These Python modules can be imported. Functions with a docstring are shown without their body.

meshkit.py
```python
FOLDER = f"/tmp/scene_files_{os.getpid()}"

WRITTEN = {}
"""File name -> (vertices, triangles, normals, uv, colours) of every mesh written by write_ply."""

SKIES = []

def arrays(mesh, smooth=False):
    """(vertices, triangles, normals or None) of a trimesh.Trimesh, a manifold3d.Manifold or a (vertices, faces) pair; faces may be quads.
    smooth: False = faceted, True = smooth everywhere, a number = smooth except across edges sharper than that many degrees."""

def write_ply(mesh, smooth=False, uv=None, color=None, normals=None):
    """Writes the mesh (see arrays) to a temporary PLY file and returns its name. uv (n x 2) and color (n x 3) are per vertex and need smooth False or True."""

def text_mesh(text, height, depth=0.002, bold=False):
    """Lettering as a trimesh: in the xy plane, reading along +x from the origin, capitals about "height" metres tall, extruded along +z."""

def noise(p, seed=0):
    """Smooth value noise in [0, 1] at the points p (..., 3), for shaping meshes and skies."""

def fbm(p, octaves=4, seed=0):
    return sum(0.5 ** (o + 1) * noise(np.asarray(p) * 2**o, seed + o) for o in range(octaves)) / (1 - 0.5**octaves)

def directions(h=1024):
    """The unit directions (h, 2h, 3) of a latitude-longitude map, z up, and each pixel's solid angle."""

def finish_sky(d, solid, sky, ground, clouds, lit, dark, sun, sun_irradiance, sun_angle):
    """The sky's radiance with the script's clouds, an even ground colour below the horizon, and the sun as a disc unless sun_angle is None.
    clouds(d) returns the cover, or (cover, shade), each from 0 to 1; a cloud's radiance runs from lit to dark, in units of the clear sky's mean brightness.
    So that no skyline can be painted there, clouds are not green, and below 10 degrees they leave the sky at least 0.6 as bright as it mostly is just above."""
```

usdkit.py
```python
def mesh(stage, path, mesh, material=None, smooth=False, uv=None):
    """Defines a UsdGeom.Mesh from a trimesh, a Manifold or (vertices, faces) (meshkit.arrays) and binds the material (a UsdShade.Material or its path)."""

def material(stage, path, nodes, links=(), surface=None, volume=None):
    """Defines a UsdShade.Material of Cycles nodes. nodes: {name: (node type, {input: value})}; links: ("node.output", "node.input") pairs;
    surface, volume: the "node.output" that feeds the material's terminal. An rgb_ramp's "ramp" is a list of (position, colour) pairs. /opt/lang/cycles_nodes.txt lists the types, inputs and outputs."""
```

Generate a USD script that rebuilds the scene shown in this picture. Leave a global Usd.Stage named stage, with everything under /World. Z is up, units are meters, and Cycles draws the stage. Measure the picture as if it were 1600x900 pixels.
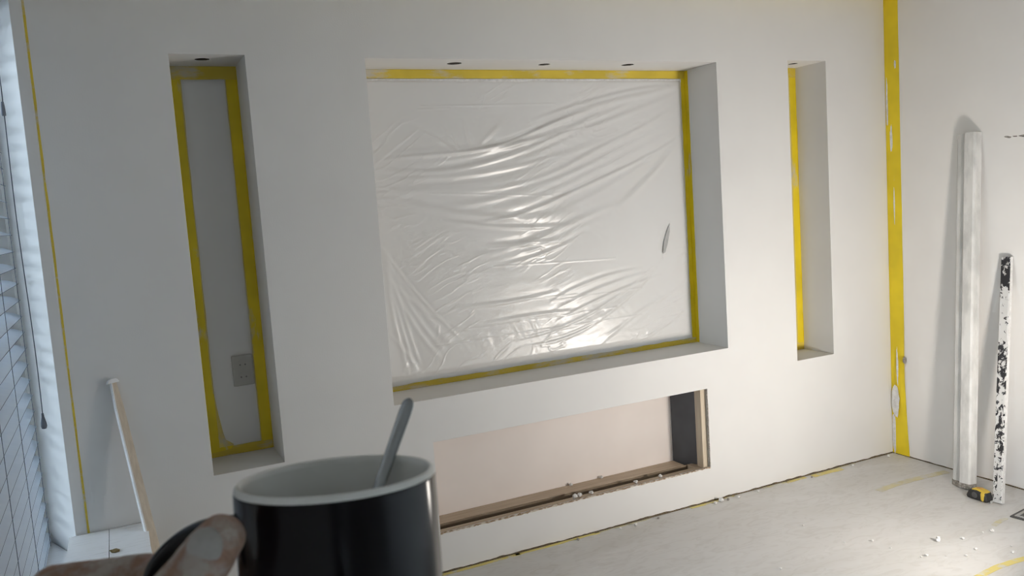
import math, random
import numpy as np, trimesh, manifold3d, shapely
from shapely.geometry import Polygon, box as sbox
import usdkit, meshkit
from pxr import Usd, UsdGeom, UsdLux, UsdShade, Gf, Sdf

random.seed(7)
stage = Usd.Stage.CreateInMemory()
UsdGeom.SetStageUpAxis(stage, UsdGeom.Tokens.z)
UsdGeom.SetStageMetersPerUnit(stage, 1.0)
world = UsdGeom.Xform.Define(stage, '/World')
stage.SetDefaultPrim(world.GetPrim())
UsdGeom.Scope.Define(stage, '/World/Looks')

# ------------------------------------------------------------------ camera, lights, exposure
EYE = np.array([0.18304, -3.16120, 1.512])
RIGHT = np.array([0.89916955, -0.4322707, -0.06808932])
FWD = np.array([0.42462983, 0.89949357, -0.10296034])
UP = np.array([0.10575265, 0.06366604, 0.99235226])
cam = UsdGeom.Camera.Define(stage, '/World/camera')
m4 = Gf.Matrix4d(*RIGHT, 0, *UP, 0, *(-FWD), 0, *EYE, 1)
cam.AddTransformOp().Set(m4)
cam.CreateHorizontalApertureAttr(36.0)
cam.CreateVerticalApertureAttr(20.25)
cam.CreateFocalLengthAttr(36.0 * 1303.77 / 1600)
cam.CreateClippingRangeAttr(Gf.Vec2f(0.02, 200))
cam.CreateFStopAttr(20.0)
cam.CreateFocusDistanceAttr(3.2)
cam.CreateExposureAttr(0.0)

sky = UsdLux.DomeLight.Define(stage, '/World/sky')                     # overcast daylight outside the window
sky.CreateColorAttr(Gf.Vec3f(0.87, 1.0, 1.16)); sky.CreateIntensityAttr(3.1)

LAMP_POS, LAMP_AIM = np.array([3.10, -1.60, 0.45]), np.array([2.55, 0.0, 1.55])   # the floodlight on the floor, to the right of the frame
LAMP_W, LAMP_COL = 280.0, (1.0, 0.925, 0.845)

# ------------------------------------------------------------------ helpers
used = {}
def numbered(path):
    n = used.get(path, 0); used[path] = n + 1
    return path if n == 0 else f'{path}_{n:03d}'

def tag(p, label=None, cat=None, group=None, kind=None):
    p = p.GetPrim() if hasattr(p, 'GetPrim') else p
    for k, v in (('label', label), ('category', cat), ('group', group), ('kind', kind)):
        if v: p.SetCustomDataByKey(k, v)
    return p

LOC = {}
def thing(name, label=None, cat=None, loc=(0, 0, 0), group=None, kind=None):
    x = UsdGeom.Xform.Define(stage, numbered('/World/' + name))
    x.AddTranslateOp().Set(Gf.Vec3d(*map(float, loc)))
    LOC[x.GetPath()] = np.array(loc, float)
    tag(x.GetPrim(), label, cat, group, kind)
    return x.GetPrim()

def origin_of(parent):
    p = parent.GetPath()
    while p not in LOC and p.pathElementCount > 1: p = p.GetParentPath()
    return LOC.get(p, np.zeros(3))

def vf(mesh):
    if isinstance(mesh, trimesh.Trimesh): return np.array(mesh.vertices), np.array(mesh.faces)
    if hasattr(mesh, 'to_mesh'):
        q = mesh.to_mesh(); return np.array(q.vert_properties[:, :3], float), np.array(q.tri_verts)
    return np.asarray(mesh[0], float), np.asarray(mesh[1])

def obj(name, mesh, mat, parent=None, smooth=False, label=None):
    """one Mesh prim; world coordinates in, stored relative to the parent's base"""
    v, f = vf(mesh)
    base = str(parent.GetPath()) if parent is not None else '/World'
    path = numbered(base + '/' + name)
    if parent is not None: v = v - origin_of(parent)
    else:
        c = v.mean(0)*0; v = v - c
    g = usdkit.mesh(stage, path, (v, f), M[mat], smooth=smooth)
    if label: g.GetPrim().SetCustomDataByKey('label', label)
    return g.GetPrim()

def struct(name, mesh, mat, smooth=False, label=None):
    return tag(obj(name, mesh, mat, None, smooth, label), kind='structure')

def bx(x0, x1, y0, y1, z0, z1):
    return trimesh.creation.box(extents=(x1-x0, y1-y0, z1-z0), transform=trimesh.transformations.translation_matrix(((x0+x1)/2, (y0+y1)/2, (z0+z1)/2)))
def mb(x0, x1, y0, y1, z0, z1):
    return manifold3d.Manifold.cube((x1-x0, y1-y0, z1-z0)).translate((x0, y0, z0))
def cat(*ms): return trimesh.util.concatenate(ms)

def rbox(x0, x1, y0, y1, z0, z1, r=0.003, seg=8):
    """rounded box (hull of spheres)"""
    s = manifold3d.Manifold.sphere(r, seg)
    pts = [s.translate((x, y, z)) for x in (x0+r, x1-r) for y in (y0+r, y1-r) for z in (z0+r, z1-r)]
    return manifold3d.Manifold.batch_hull(pts)

def extr(poly, h):
    geoms = getattr(poly, 'geoms', [poly])
    return cat(*[trimesh.creation.extrude_polygon(g, h, engine='earcut') for g in geoms if g.area > 1e-9])
def on_y(poly, y, t):
    """polygon (x, z) standing on the plane y, t thick towards the room (-y)"""
    m = extr(poly, t); v = m.vertices.copy(); m.vertices = np.c_[v[:, 0], y - v[:, 2], v[:, 1]]
    return m
def on_x(poly, x, t):
    """polygon (y, z) on the plane x, t thick towards -x"""
    m = extr(poly, t); v = m.vertices.copy(); m.vertices = np.c_[x - v[:, 2], v[:, 0], v[:, 1]]; m.invert()
    return m
def on_z(poly, z, t):
    m = extr(poly, t); m.apply_translation((0, 0, z)); return m

def wav(n, seed, f=1.0):
    t = np.arange(n) * f
    return meshkit.fbm(np.c_[t, t*0 + seed*3.17, t*0], 3, seed) * 2 - 1
def ragged(a0, a1, b0, b1, amp=0.002, step=0.012, seed=0, sides='lrtb', f=0.35):
    """rectangle with uneven edges"""
    na, nb = max(2, int((a1-a0)/step)), max(2, int((b1-b0)/step))
    A, B = np.linspace(a0, a1, na+1), np.linspace(b0, b1, nb+1)
    w = lambda n, s, on: wav(n+1, seed*7+s, f)*amp*(on in sides)
    bot = np.c_[A, b0 + w(na, 1, 'b')]; top = np.c_[A, b1 + w(na, 2, 't')][::-1]
    rgt = np.c_[a1 + w(nb, 3, 'r'), B][1:-1]; lft = np.c_[a0 + w(nb, 4, 'l'), B][::-1][1:-1]
    p = Polygon(np.vstack([bot, rgt, top, lft]))
    return p if p.is_valid else p.buffer(0)

def sweep(points, prof_w, prof_h, side, n=12, caps=True):
    """elliptic tube along points; side = direction of the width axis"""
    P = np.asarray(points, float); T = np.gradient(P, axis=0); T /= np.linalg.norm(T, axis=1)[:, None]
    W = np.broadcast_to(np.asarray(prof_w, float), len(P)); H = np.broadcast_to(np.asarray(prof_h, float), len(P))
    S = np.asarray(side, float); th = np.linspace(0, 2*np.pi, n, endpoint=False)
    V = []
    for p, t, w, h in zip(P, T, W, H):
        a = S - t*(S@t); a /= np.linalg.norm(a); b = np.cross(t, a)
        V.append(p + np.cos(th)[:, None]*a*w + np.sin(th)[:, None]*b*h)
    V = np.vstack(V); F = []
    for i in range(len(P)-1):
        for j in range(n):
            k = (j+1) % n; a, b, c, d = i*n+j, i*n+k, (i+1)*n+k, (i+1)*n+j
            F += [(a, b, c), (a, c, d)]
    if caps:
        V = np.vstack([V, P[0], P[-1]]); c0, c1 = len(V)-2, len(V)-1
        for j in range(n):
            k = (j+1) % n; F += [(c0, k, j), (c1, (len(P)-1)*n+j, (len(P)-1)*n+k)]
    m = trimesh.Trimesh(V, F, process=False)
    return m
def spline(pts, n):
    from scipy.interpolate import CubicSpline
    p = np.asarray(pts, float); s = np.r_[0, np.cumsum(np.linalg.norm(np.diff(p, axis=0), axis=1))]
    return CubicSpline(s, p)(np.linspace(0, s[-1], n))
def tube(points, r, n=8): 
    d = np.asarray(points[-1], float) - np.asarray(points[0], float)
    s = np.cross(d, (0.31, 0.77, 0.55)); return sweep(points, r, r, s/np.linalg.norm(s), n)

# ------------------------------------------------------------------ materials
M = {}
def mat(name, nodes, links, surface='p.BSDF'):
    M[name] = usdkit.material(stage, '/World/Looks/' + name, nodes, links, surface=surface)
def simple(name, c1, c2=None, rough=0.6, scale=6.0, detail=4.0, bump=0.0, bscale=60.0, stretch=(1, 1, 1), lo=0.35, hi=0.65, edge=0.0, coords='position', **pb):
    """two tones mixed by noise, with fine relief; world coordinates unless coords='object'"""
    src = ('geometry', {}) if coords == 'position' else ('texture_coordinate', {})
    out = 'g.position' if coords == 'position' else 'g.object'
    nodes = {'g': src, 'mp': ('mapping', {'scale': stretch}), 'n': ('noise_texture', {'scale': scale, 'detail': detail, 'roughness': 0.55}),
             'r': ('rgb_ramp', {'ramp': [(lo, c1), (hi, c2 or c1)]}), 'p': ('principled_bsdf', {'roughness': rough, **pb})}
    links = [(out, 'mp.vector'), ('mp.vector', 'n.vector'), ('n.fac', 'r.fac'), ('r.color', 'p.base_color')]
    if bump:
        nodes['bn'] = ('noise_texture', {'scale': bscale, 'detail': 3.0}); nodes['b'] = ('bump', {'strength': bump, 'distance': 0.002})
        links += [('mp.vector', 'bn.vector'), ('bn.fac', 'b.height'), ('b.normal', 'p.normal')]
        if edge:
            nodes['bv'] = ('bevel', {'radius': edge, 'samples': 4}); links.append(('bv.bevel', 'b.normal'))
    mat(name, nodes, links)

simple('wall_paint', (.755, .745, .725), (.72, .71, .695), rough=.62, scale=1.7, bump=.12, bscale=170, edge=.0025)
simple('right_wall_paint', (.83, .81, .78), (.785, .765, .74), rough=.65, scale=2.2, bump=.12, bscale=150)
simple('room_paint', (.34, .31, .28), (.31, .285, .255), rough=.7, scale=1.5)
simple('ceiling_paint', (.55, .53, .50), (.52, .50, .47), rough=.7, scale=1.5)
simple('jamb_paint', (.68, .68, .67), (.66, .66, .65), rough=.5, scale=3, bump=.05)
simple('pink_board', (.86, .785, .735), (.82, .745, .695), rough=.75, scale=3.0, bump=.05, bscale=200)
simple('grey_board', (.13, .13, .138), (.10, .10, .105), rough=.7, scale=6)
simple('pale_wood', (.60, .49, .37), (.50, .39, .28), rough=.65, scale=9, stretch=(.5, 8, 8), bump=.08, bscale=30)
simple('stud_wood', (.66, .57, .44), (.55, .45, .33), rough=.65, scale=9, stretch=(9, 9, .5), bump=.08, bscale=30)
simple('gap_shade_brown', (.27, .205, .14), (.20, .15, .10), rough=.8, scale=12, stretch=(.6, 6, 6))  # brown that paints the shade between the sill battens
simple('niche_white', (.89, .885, .875), (.87, .865, .855), rough=.5, scale=2)
simple('torn_paper', (.32, .23, .15), (.62, .56, .48), rough=.9, scale=40, lo=.45, hi=.6)
simple('gap_dark', (.10, .08, .055), (.16, .12, .07), rough=.95, scale=30)
simple('hole_dark', (.025, .02, .016), rough=.9)
simple('plaster_white', (.80, .79, .77), (.66, .65, .63), rough=.85, scale=60, bump=.3, bscale=200)
simple('black_gloss', (.004, .004, .006), rough=.16, specular_ior_level=.32)
simple('grey_glaze', (.84, .83, .79), (.81, .80, .76), rough=.28, scale=30)
simple('steel', (.40, .415, .43), (.34, .355, .37), rough=.24, scale=40, metallic=1.0)
simple('skin', (.34, .21, .15), (.44, .39, .345), rough=.68, scale=95, detail=7, lo=.42, hi=.60, bump=.9, bscale=330, coords='position', subsurface_weight=.08, subsurface_scale=.004)
simple('nail', (.46, .44, .42), (.36, .335, .31), rough=.55, scale=120, bump=.2, bscale=300)
simple('slat_blue_white', (.70, .76, .84), (.66, .72, .81), rough=.35, scale=20)
simple('cord_dark', (.10, .12, .15), rough=.7)
simple('cord_and_shade_grey', (.20, .23, .28), rough=.7)  # grey of the cords, also paints the shade on the slat edges
simple('pvc_white', (.80, .80, .80), rough=.35)
simple('tile_white', (.89, .88, .87), (.66, .63, .60), rough=.45, scale=11, detail=6, stretch=(1.2, 14, 1), lo=.55, hi=.8, bump=.05)
simple('grout', (.42, .39, .35), rough=.9)
simple('plank_paint', (.84, .85, .86), (.76, .77, .78), rough=.5, scale=14, bump=.1)
simple('plank_wood', (.66, .57, .46), (.56, .47, .37), rough=.7, scale=16, stretch=(6, 6, .6), bump=.1)
simple('socket_plastic', (.46, .445, .40), rough=.35)
simple('black_rubber', (.018, .018, .02), (.03, .03, .03), rough=.5, scale=40)
simple('tool_yellow', (.70, .48, .04), (.62, .42, .05), rough=.45, scale=60)
simple('tool_label', (.55, .22, .08), (.65, .40, .08), rough=.5, scale=150)
simple('dark_metal', (.07, .07, .07), (.11, .11, .11), rough=.5, scale=20)
simple('light_metal', (.50, .50, .49), (.42, .42, .41), rough=.4, scale=20)
simple('scuff', (.20, .185, .165), (.40, .37, .33), rough=.9, scale=90, lo=.4, hi=.65)
simple('wood_chip', (.18, .15, .06), (.26, .2, .1), rough=.8, scale=90)
simple('outdoor_ground', (.30, .31, .29), (.24, .25, .23), rough=.9, scale=.6)
simple('light_blocker_dark', (.10, .085, .07), (.08, .07, .06), rough=.9)
simple('lamp_housing', (.05, .05, .05), rough=.5)

# floor: pale protective cover under plaster dust, with trowelled smears
mat('floor_dust', {
    'g': ('geometry', {}), 'm': ('mapping', {'scale': (1.0, 2.2, 1), 'rotation': (0, 0, .5)}),
    'n1': ('noise_texture', {'scale': 1.6, 'detail': 5.0, 'distortion': 1.2}), 'n2': ('noise_texture', {'scale': 9.0, 'detail': 6.0, 'distortion': 2.0}),
    'r1': ('rgb_ramp', {'ramp': [(.30, (.63, .615, .59)), (.5, (.665, .655, .64)), (.72, (.71, .70, .69))]}),
    'r2': ('rgb_ramp', {'ramp': [(.33, (.90, .89, .875)), (.52, (1, 1, 1)), (.8, (1, 1, 1))]}),
    'x': ('mix', {'mix_type': 'multiply', 'fac': .8}), 'p': ('principled_bsdf', {'roughness': .55}),
    'b': ('bump', {'strength': .25, 'distance': .004})},
    [('g.position', 'm.vector'), ('m.vector', 'n1.vector'), ('m.vector', 'n2.vector'), ('n1.fac', 'r1.fac'), ('n2.fac', 'r2.fac'),
     ('r1.color', 'x.color1'), ('r2.color', 'x.color2'), ('x.color', 'p.base_color'), ('n2.fac', 'b.height'), ('b.normal', 'p.normal')])

# masking tape: yellow, smeared with plaster where the knife ran over it
def tape_mat(name, base, dust, lo, hi, scale=14, stretch=(1, 1, .35), rough=.5):
    mat(name, {'g': ('geometry', {}), 'm': ('mapping', {'scale': stretch}), 'n': ('noise_texture', {'scale': scale, 'detail': 7.0, 'roughness': .62}),
               'f': ('noise_texture', {'scale': 7.0, 'detail': 2.0}), 't': ('rgb_ramp', {'ramp': [(.35, base), (.65, tuple(.86*c for c in base))]}),
               'r': ('rgb_ramp', {'ramp': [(lo, (0, 0, 0)), (hi, (1, 1, 1))]}), 'x': ('mix', {'color2': dust}), 'p': ('principled_bsdf', {'roughness': rough}),
               'b': ('bump', {'strength': .2, 'distance': .001})},
        [('g.position', 'm.vector'), ('m.vector', 'n.vector'), ('g.position', 'f.vector'), ('f.fac', 't.fac'), ('n.fac', 'r.fac'), ('r.color', 'x.fac'),
         ('t.color', 'x.color1'), ('x.color', 'p.base_color'), ('n.fac', 'b.height'), ('b.normal', 'p.normal')])
YEL = (.86, .655, .015)
tape_mat('tape_yellow', YEL, (.62, .57, .44), .60, .70)
tape_mat('tape_clean', YEL, (.62, .57, .44), .66, .76)
tape_mat('tape_dusty', (.76, .57, .06), (.62, .57, .46), .52, .66, stretch=(.35, 1, 1))
tape_mat('tape_floor', (.78, .66, .22), (.64, .62, .55), .52, .64, scale=20, stretch=(1, 1, 1))
tape_mat('tape_floor_faint', (.66, .60, .36), (.62, .60, .55), .42, .60, scale=18, stretch=(1, 1, 1))

# thin polythene: mostly see-through film with a milky body and a sharp gloss
def film_mat(name, clear, body, rough):
    mat(name, {'t': ('transparent_bsdf', {'color': (.97, .97, .97)}), 'p': ('principled_bsdf', {'base_color': body, 'roughness': rough, 'specular_ior_level': .75, 'ior': 1.5}),
               'mx': ('mix_closure', {'fac': 1 - clear})}, [('t.BSDF', 'mx.closure1'), ('p.BSDF', 'mx.closure2')], surface='mx.closure')
film_mat('polythene', .24, (.88, .87, .85), .30)
film_mat('polythene_clear', .80, (.88, .88, .87), .22)
mat('window_glass', {'t': ('transparent_bsdf', {'color': (.95, .97, .97)}), 'g': ('glossy_bsdf', {'roughness': .02}), 'f': ('fresnel', {'IOR': 1.45}), 'mx': ('mix_closure', {})},
    [('f.fac', 'mx.fac'), ('t.BSDF', 'mx.closure1'), ('g.BSDF', 'mx.closure2')], surface='mx.closure')

# straightedge: white plaster-caked profile
simple('straightedge_caked', (.74, .73, .705), (.56, .555, .535), rough=.7, scale=16, detail=6, stretch=(1, 1, .4), lo=.38, hi=.62, bump=.5, bscale=45)
simple('straightedge_shaded', (.52, .52, .50), (.66, .655, .635), rough=.65, scale=14, detail=6, stretch=(1, 1, .4), lo=.38, hi=.62, bump=.5, bscale=45)  # same caked profile, greyed to paint the half turned from the lamp
# second lath: white with black paint spatters, thick at its top and between the middle and the foot
mat('spattered', {'g': ('geometry', {}), 'm': ('mapping', {'scale': (1, 1, .75)}), 'n': ('noise_texture', {'scale': 52.0, 'detail': 8.0, 'roughness': .68, 'distortion': .5}),
                  's': ('separate_xyz', {}), 'zr': ('rgb_ramp', {'ramp': [(0, (.075,)*3), (.33, (.13,)*3), (.42, (.06,)*3), (.5, (.155,)*3), (.62, (.14,)*3), (.69, (.02,)*3), (.80, (.0,)*3), (.86, (.04,)*3), (.89, (.20,)*3), (1, (.17,)*3)]}),
                  'zs': ('math', {'math_type': 'divide', 'value2': 1.10}), 'ad': ('math', {'math_type': 'add'}), 'r': ('rgb_ramp', {'ramp': [(.605, (0,)*3), (.635, (1,)*3)]}),
                  'x': ('mix', {'color1': (.66, .655, .64), 'color2': (.018, .018, .022)}), 'p': ('principled_bsdf', {'roughness': .55})},
    [('g.position', 'm.vector'), ('m.vector', 'n.vector'), ('g.position', 's.vector'), ('s.z', 'zs.value1'), ('zs.value', 'zr.fac'), ('n.fac', 'ad.value1'), ('zr.color', 'ad.value2'),
     ('ad.value', 'r.fac'), ('r.color', 'x.fac'), ('x.color', 'p.base_color')])

# ------------------------------------------------------------------ room shell
XR, ZC = 3.916, 2.45
TV = (1.122, 2.807, .737, 2.093, .247)
LN = (.425, .680, .594, 2.100, .247)
RN = (3.247, 3.498, .610, 2.105, .212)
SL = (1.273, 2.668, .171, .558, .205)
HOLES = [(1.530, .101, TV[3], .031), (1.952, .105, TV[3], .026), (2.378, .095, TV[3], .029), (.545, .104, LN[3], .027), (3.372, .093, RN[3], .024)]

w = mb(-.036, 4.20, 0, .60, -.30, ZC + .12)
for x0, x1, z0, z1, d in (TV, LN, RN):
    w -= mb(x0, x1, -.01, d, z0, z1)
w -= mb(SL[0], SL[1], -.01, .0135, SL[2], SL[3])                  # the opening in the board
w -= mb(SL[0] - .03, SL[1] + .012, .0125, SL[4] + .02, .06, SL[3] + .07)   # the frame behind it
for x, y, z, r in HOLES:
    w -= manifold3d.Manifold.cylinder(.16, r, r, 28).translate((x, y, z - .01))
wall_far = struct('wall_far', w, 'wall_paint')
for x, y, z, r in HOLES:
    c = trimesh.creation.cylinder(r - .0004, .14, sections=28); c.apply_translation((x, y, z + .0715))
    obj('spotlight_hole', c, 'hole_dark', wall_far, label='dark round cut-out for a spotlight in the top of a niche')

for x0, x1, z0, z1, d in (TV, LN, RN):
    obj('niche_back', bx(x0 + .0005, x1 - .0005, d - .0012, d + .002, z0 + .0005, z1 - .0005), 'niche_white', wall_far, label='painted board at the back of a niche, added white to brighten it')  # white backs added to lift the light inside the niches
# inside of the long low slot
obj('back_panel', bx(SL[0] - .03, SL[1] + .002, SL[4], SL[4] + .012, .10, SL[3] + .06), 'pink_board', wall_far, label='bare pinkish board at the back of the low slot')
obj('side_panel', manifold3d.CrossSection([[(2.6685, .060), (2.679, .060), (2.679, .206), (2.600, .206), (2.600, .204)]]).extrude(SL[3] - .04).translate((0, 0, .10)), 'grey_board', wall_far, label='dark grey panel closing the right end of the slot')
obj('wooden_stud', bx(SL[1] - .030, SL[1] + .011, .0135, .060, .168, SL[3] + .06), 'stud_wood', wall_far, label='upright pale wooden stud at the right end of the slot')
obj('wooden_batten', rbox(SL[0] - .03, 2.60, .116, SL[4] - .0005, .10, .166, .002), 'pale_wood', wall_far, label='rear wooden batten along the sill of the slot')
obj('wooden_batten', rbox(SL[0] - .03, SL[1] - .0, .0135, .056, .10, .166, .002), 'pale_wood', wall_far, label='front wooden batten along the sill of the slot')
obj('gap_shade', bx(SL[0] - .03, SL[1] - .052, .1115, .1158, .09, .1645), 'gap_shade_brown', wall_far, label='dark strip painting the shade in the gap between the two sill battens')  # dark strip added to paint the shade in the gap
obj('wooden_block', rbox(SL[1] - .052, SL[1] - .002, .056, .1155, .098, .165, .002), 'pale_wood', wall_far)
obj('wooden_block', rbox(SL[0] - .03, SL[0] + .02, .056, .111, .098, .165, .002), 'pale_wood', wall_far)
# torn board edge along the bottom and right of the opening
obj('torn_board_edge', cat(on_y(ragged(SL[0], SL[1], SL[2] - .0035, SL[2] + .0015, .0035, .008, 3, 'tb', .9), .004, .006)), 'torn_paper', wall_far, label='torn brown board edge along the bottom of the slot')
obj('torn_board_edge', on_y(ragged(SL[1] - .003, SL[1] + .0025, SL[2], SL[3], .0012, .01, 5, 'lr', .6), .004, .0052), 'scuff', wall_far, label='cut grey board edge at the right of the slot')
# dark open joint along the foot of the wall
obj('floor_joint', on_y(ragged(SL[0] - .9, XR, -.01, .0075, .0055, .015, 11, 't', .4), 0, .0012), 'gap_dark', wall_far, label='dark open joint between wall and floor')

wr = mb(XR, 4.20, -7.6, 0.01, -.05, ZC)
wall_right = struct('wall_right', wr, 'right_wall_paint')
obj('floor_joint', on_x(ragged(-2.4, 0, -.01, .006, .0035, .015, 12, 't', .4), XR, .0012), 'gap_dark', wall_right, label='dark open joint between right wall and floor')
obj('board_joint', on_x(ragged(-2.6, 0, .553, .5555, .0008, .02, 13), XR, .0006), 'right_wall_paint', wall_right)
for i, (y0, y1, z0, z1) in enumerate([(-.682, -.648, 1.6455, 1.6545), (-.710, -.688, 1.6465, 1.6535), (-.765, -.716, 1.644, 1.653)]):
    obj('scuff_mark', on_x(Polygon([((y0+y1)/2 + (y1-y0)/2*math.cos(a)*(1 + .12*math.sin(3*a + i)), (z0+z1)/2 + (z1-z0)/2*math.sin(a)*(1 + .3*math.sin(2*a + 2*i)) + .05*(y1-y0)*math.cos(a)) for a in np.linspace(0, 2*math.pi, 28)[:-1]]), XR, .0005), 'scuff', wall_right, label='grey scuff mark on the right wall')

floor = struct('floor', mb(.0, 4.20, -7.6, .0, -.06, 0), 'floor_dust')
struct('ceiling', bx(-.40, 4.20, -7.6, .62, ZC, ZC + .12), 'ceiling_paint')
struct('wall_near', bx(-.40, 4.20, -7.72, -7.6, -.05, ZC), 'room_paint')

# window wall on the left: the far wall is built out in front of the old one, so a splayed end panel runs back from its edge to the window
WY0, WY1, WZ0, WZ1 = -2.75, .27, .470, 2.34
SPLAY = [(-.0362, .0005), (-.150, .28), (-.42, .28), (-.42, .50), (-.0362, .50)]
DY0, DY1, DZ1 = -6.6, -3.5, 2.28                                   # unseen glazed door in the same wall, added as cool fill from behind
wl = mb(-.36, 0, -7.6, WY0, -.05, ZC) - mb(-.5, .1, DY0, DY1, .0, DZ1)
wall_left = struct('wall_left', wl, 'jamb_paint')
cs = manifold3d.CrossSection([SPLAY[::-1]])
struct('trim_1', cs.extrude(ZC + .05).translate((0, 0, -.05)), 'jamb_paint', label='white splayed end panel between the far wall and the window')
struct('trim_2', mb(-.055, .185, WY0, -.0005, -.05, WZ0 - .012) + mb(-.40, -.055, WY0, .275, -.05, .385) - cs.extrude(1).translate((0, 0, -.1)), 'wall_paint', label='low bench wall under the window sill')
struct('trim_3', mb(-.36, -.036, WY0, .27, WZ1, ZC), 'wall_paint', label='lintel above the window')
dr = thing('added_door_1', kind='structure', loc=(-.18, -4.6, 0))  # added door, out of view, lets cool daylight into the room
obj('door_frame', cat(bx(-.22, -.14, DY0, DY0 + .07, 0, DZ1), bx(-.22, -.14, DY1 - .07, DY1, 0, DZ1), bx(-.22, -.14, DY0, DY1, DZ1 - .07, DZ1), bx(-.22, -.14, DY0, DY1, 0, .09), bx(-.22, -.14, -5.40, -5.30, 0, DZ1)), 'pvc_white', dr)
obj('pane', bx(-.184, -.176, DY0 + .07, -5.40, .09, DZ1 - .07), 'window_glass', dr)
obj('pane', bx(-.184, -.176, -5.30, DY1 - .07, .09, DZ1 - .07), 'window_glass', dr)
struct('light_blocker', bx(-2.5, -2.3, -3.3, 0.05, -.6, 3.9), 'light_blocker_dark')  # unseen wall added to keep low skylight off the far wall
obj('corner_bead', rbox(-.0366, -.0015, -.003, .003, WZ0, ZC, .0014), 'wall_paint', wall_far, label='beige plaster strip between the end panel and the yellow tape')

win = thing('window_1', kind='structure', loc=(-.30, -1.4, WZ0))
fr = [bx(-.35, -.29, WY0, WY1, .39, .45), bx(-.35, -.29, WY0, WY1, WZ1 - .06, WZ1), bx(-.35, -.29, WY0, WY0 + .06, .39, WZ1), bx(-.35, -.29, WY1 - .06, WY1, .39, WZ1), bx(-.35, -.29, -1.45, -1.38, .39, WZ1)]
obj('window_frame', cat(*fr), 'pvc_white', win)
obj('pane', bx(-.324, -.316, WY0 + .06, -1.45, .45, WZ1 - .06), 'window_glass', win)
obj('pane', bx(-.324, -.316, -1.38, WY1 - .06, .45, WZ1 - .06), 'window_glass', win)
sill = obj('window_sill', mb(-.057, .188, WY0 + .002, -.0005, WZ0 - .012, WZ0) + mb(-.290, -.057, WY0 + .002, .274, .385, .392) - cs.extrude(1), 'grout', win, label='deep window sill laid with white wood-grain tiles')
cs2 = cs.offset(.0025, manifold3d.JoinType.Miter)
for i, (xa, xb) in enumerate([(-.286, -.1740), (-.172, -.0600), (-.0570, .0665), (.0685, .190)]):
    zt, ye = (.392, .268) if i < 2 else (WZ0, -.001)
    for j in range(6):
        ya, yb = ye - (j+1)*.455, ye - .002 - j*.455
        t = mb(xa, xb, max(ya, WY0 + .004), yb, zt - .004, zt + .0075 + .0006*((i*3+j) % 2)) - cs2.extrude(1)
        obj('tile', t, 'tile_white', sill)
struct('ground_1', bx(-30, -.45, -30, 30, -.60, -.50), 'outdoor_ground')

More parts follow.
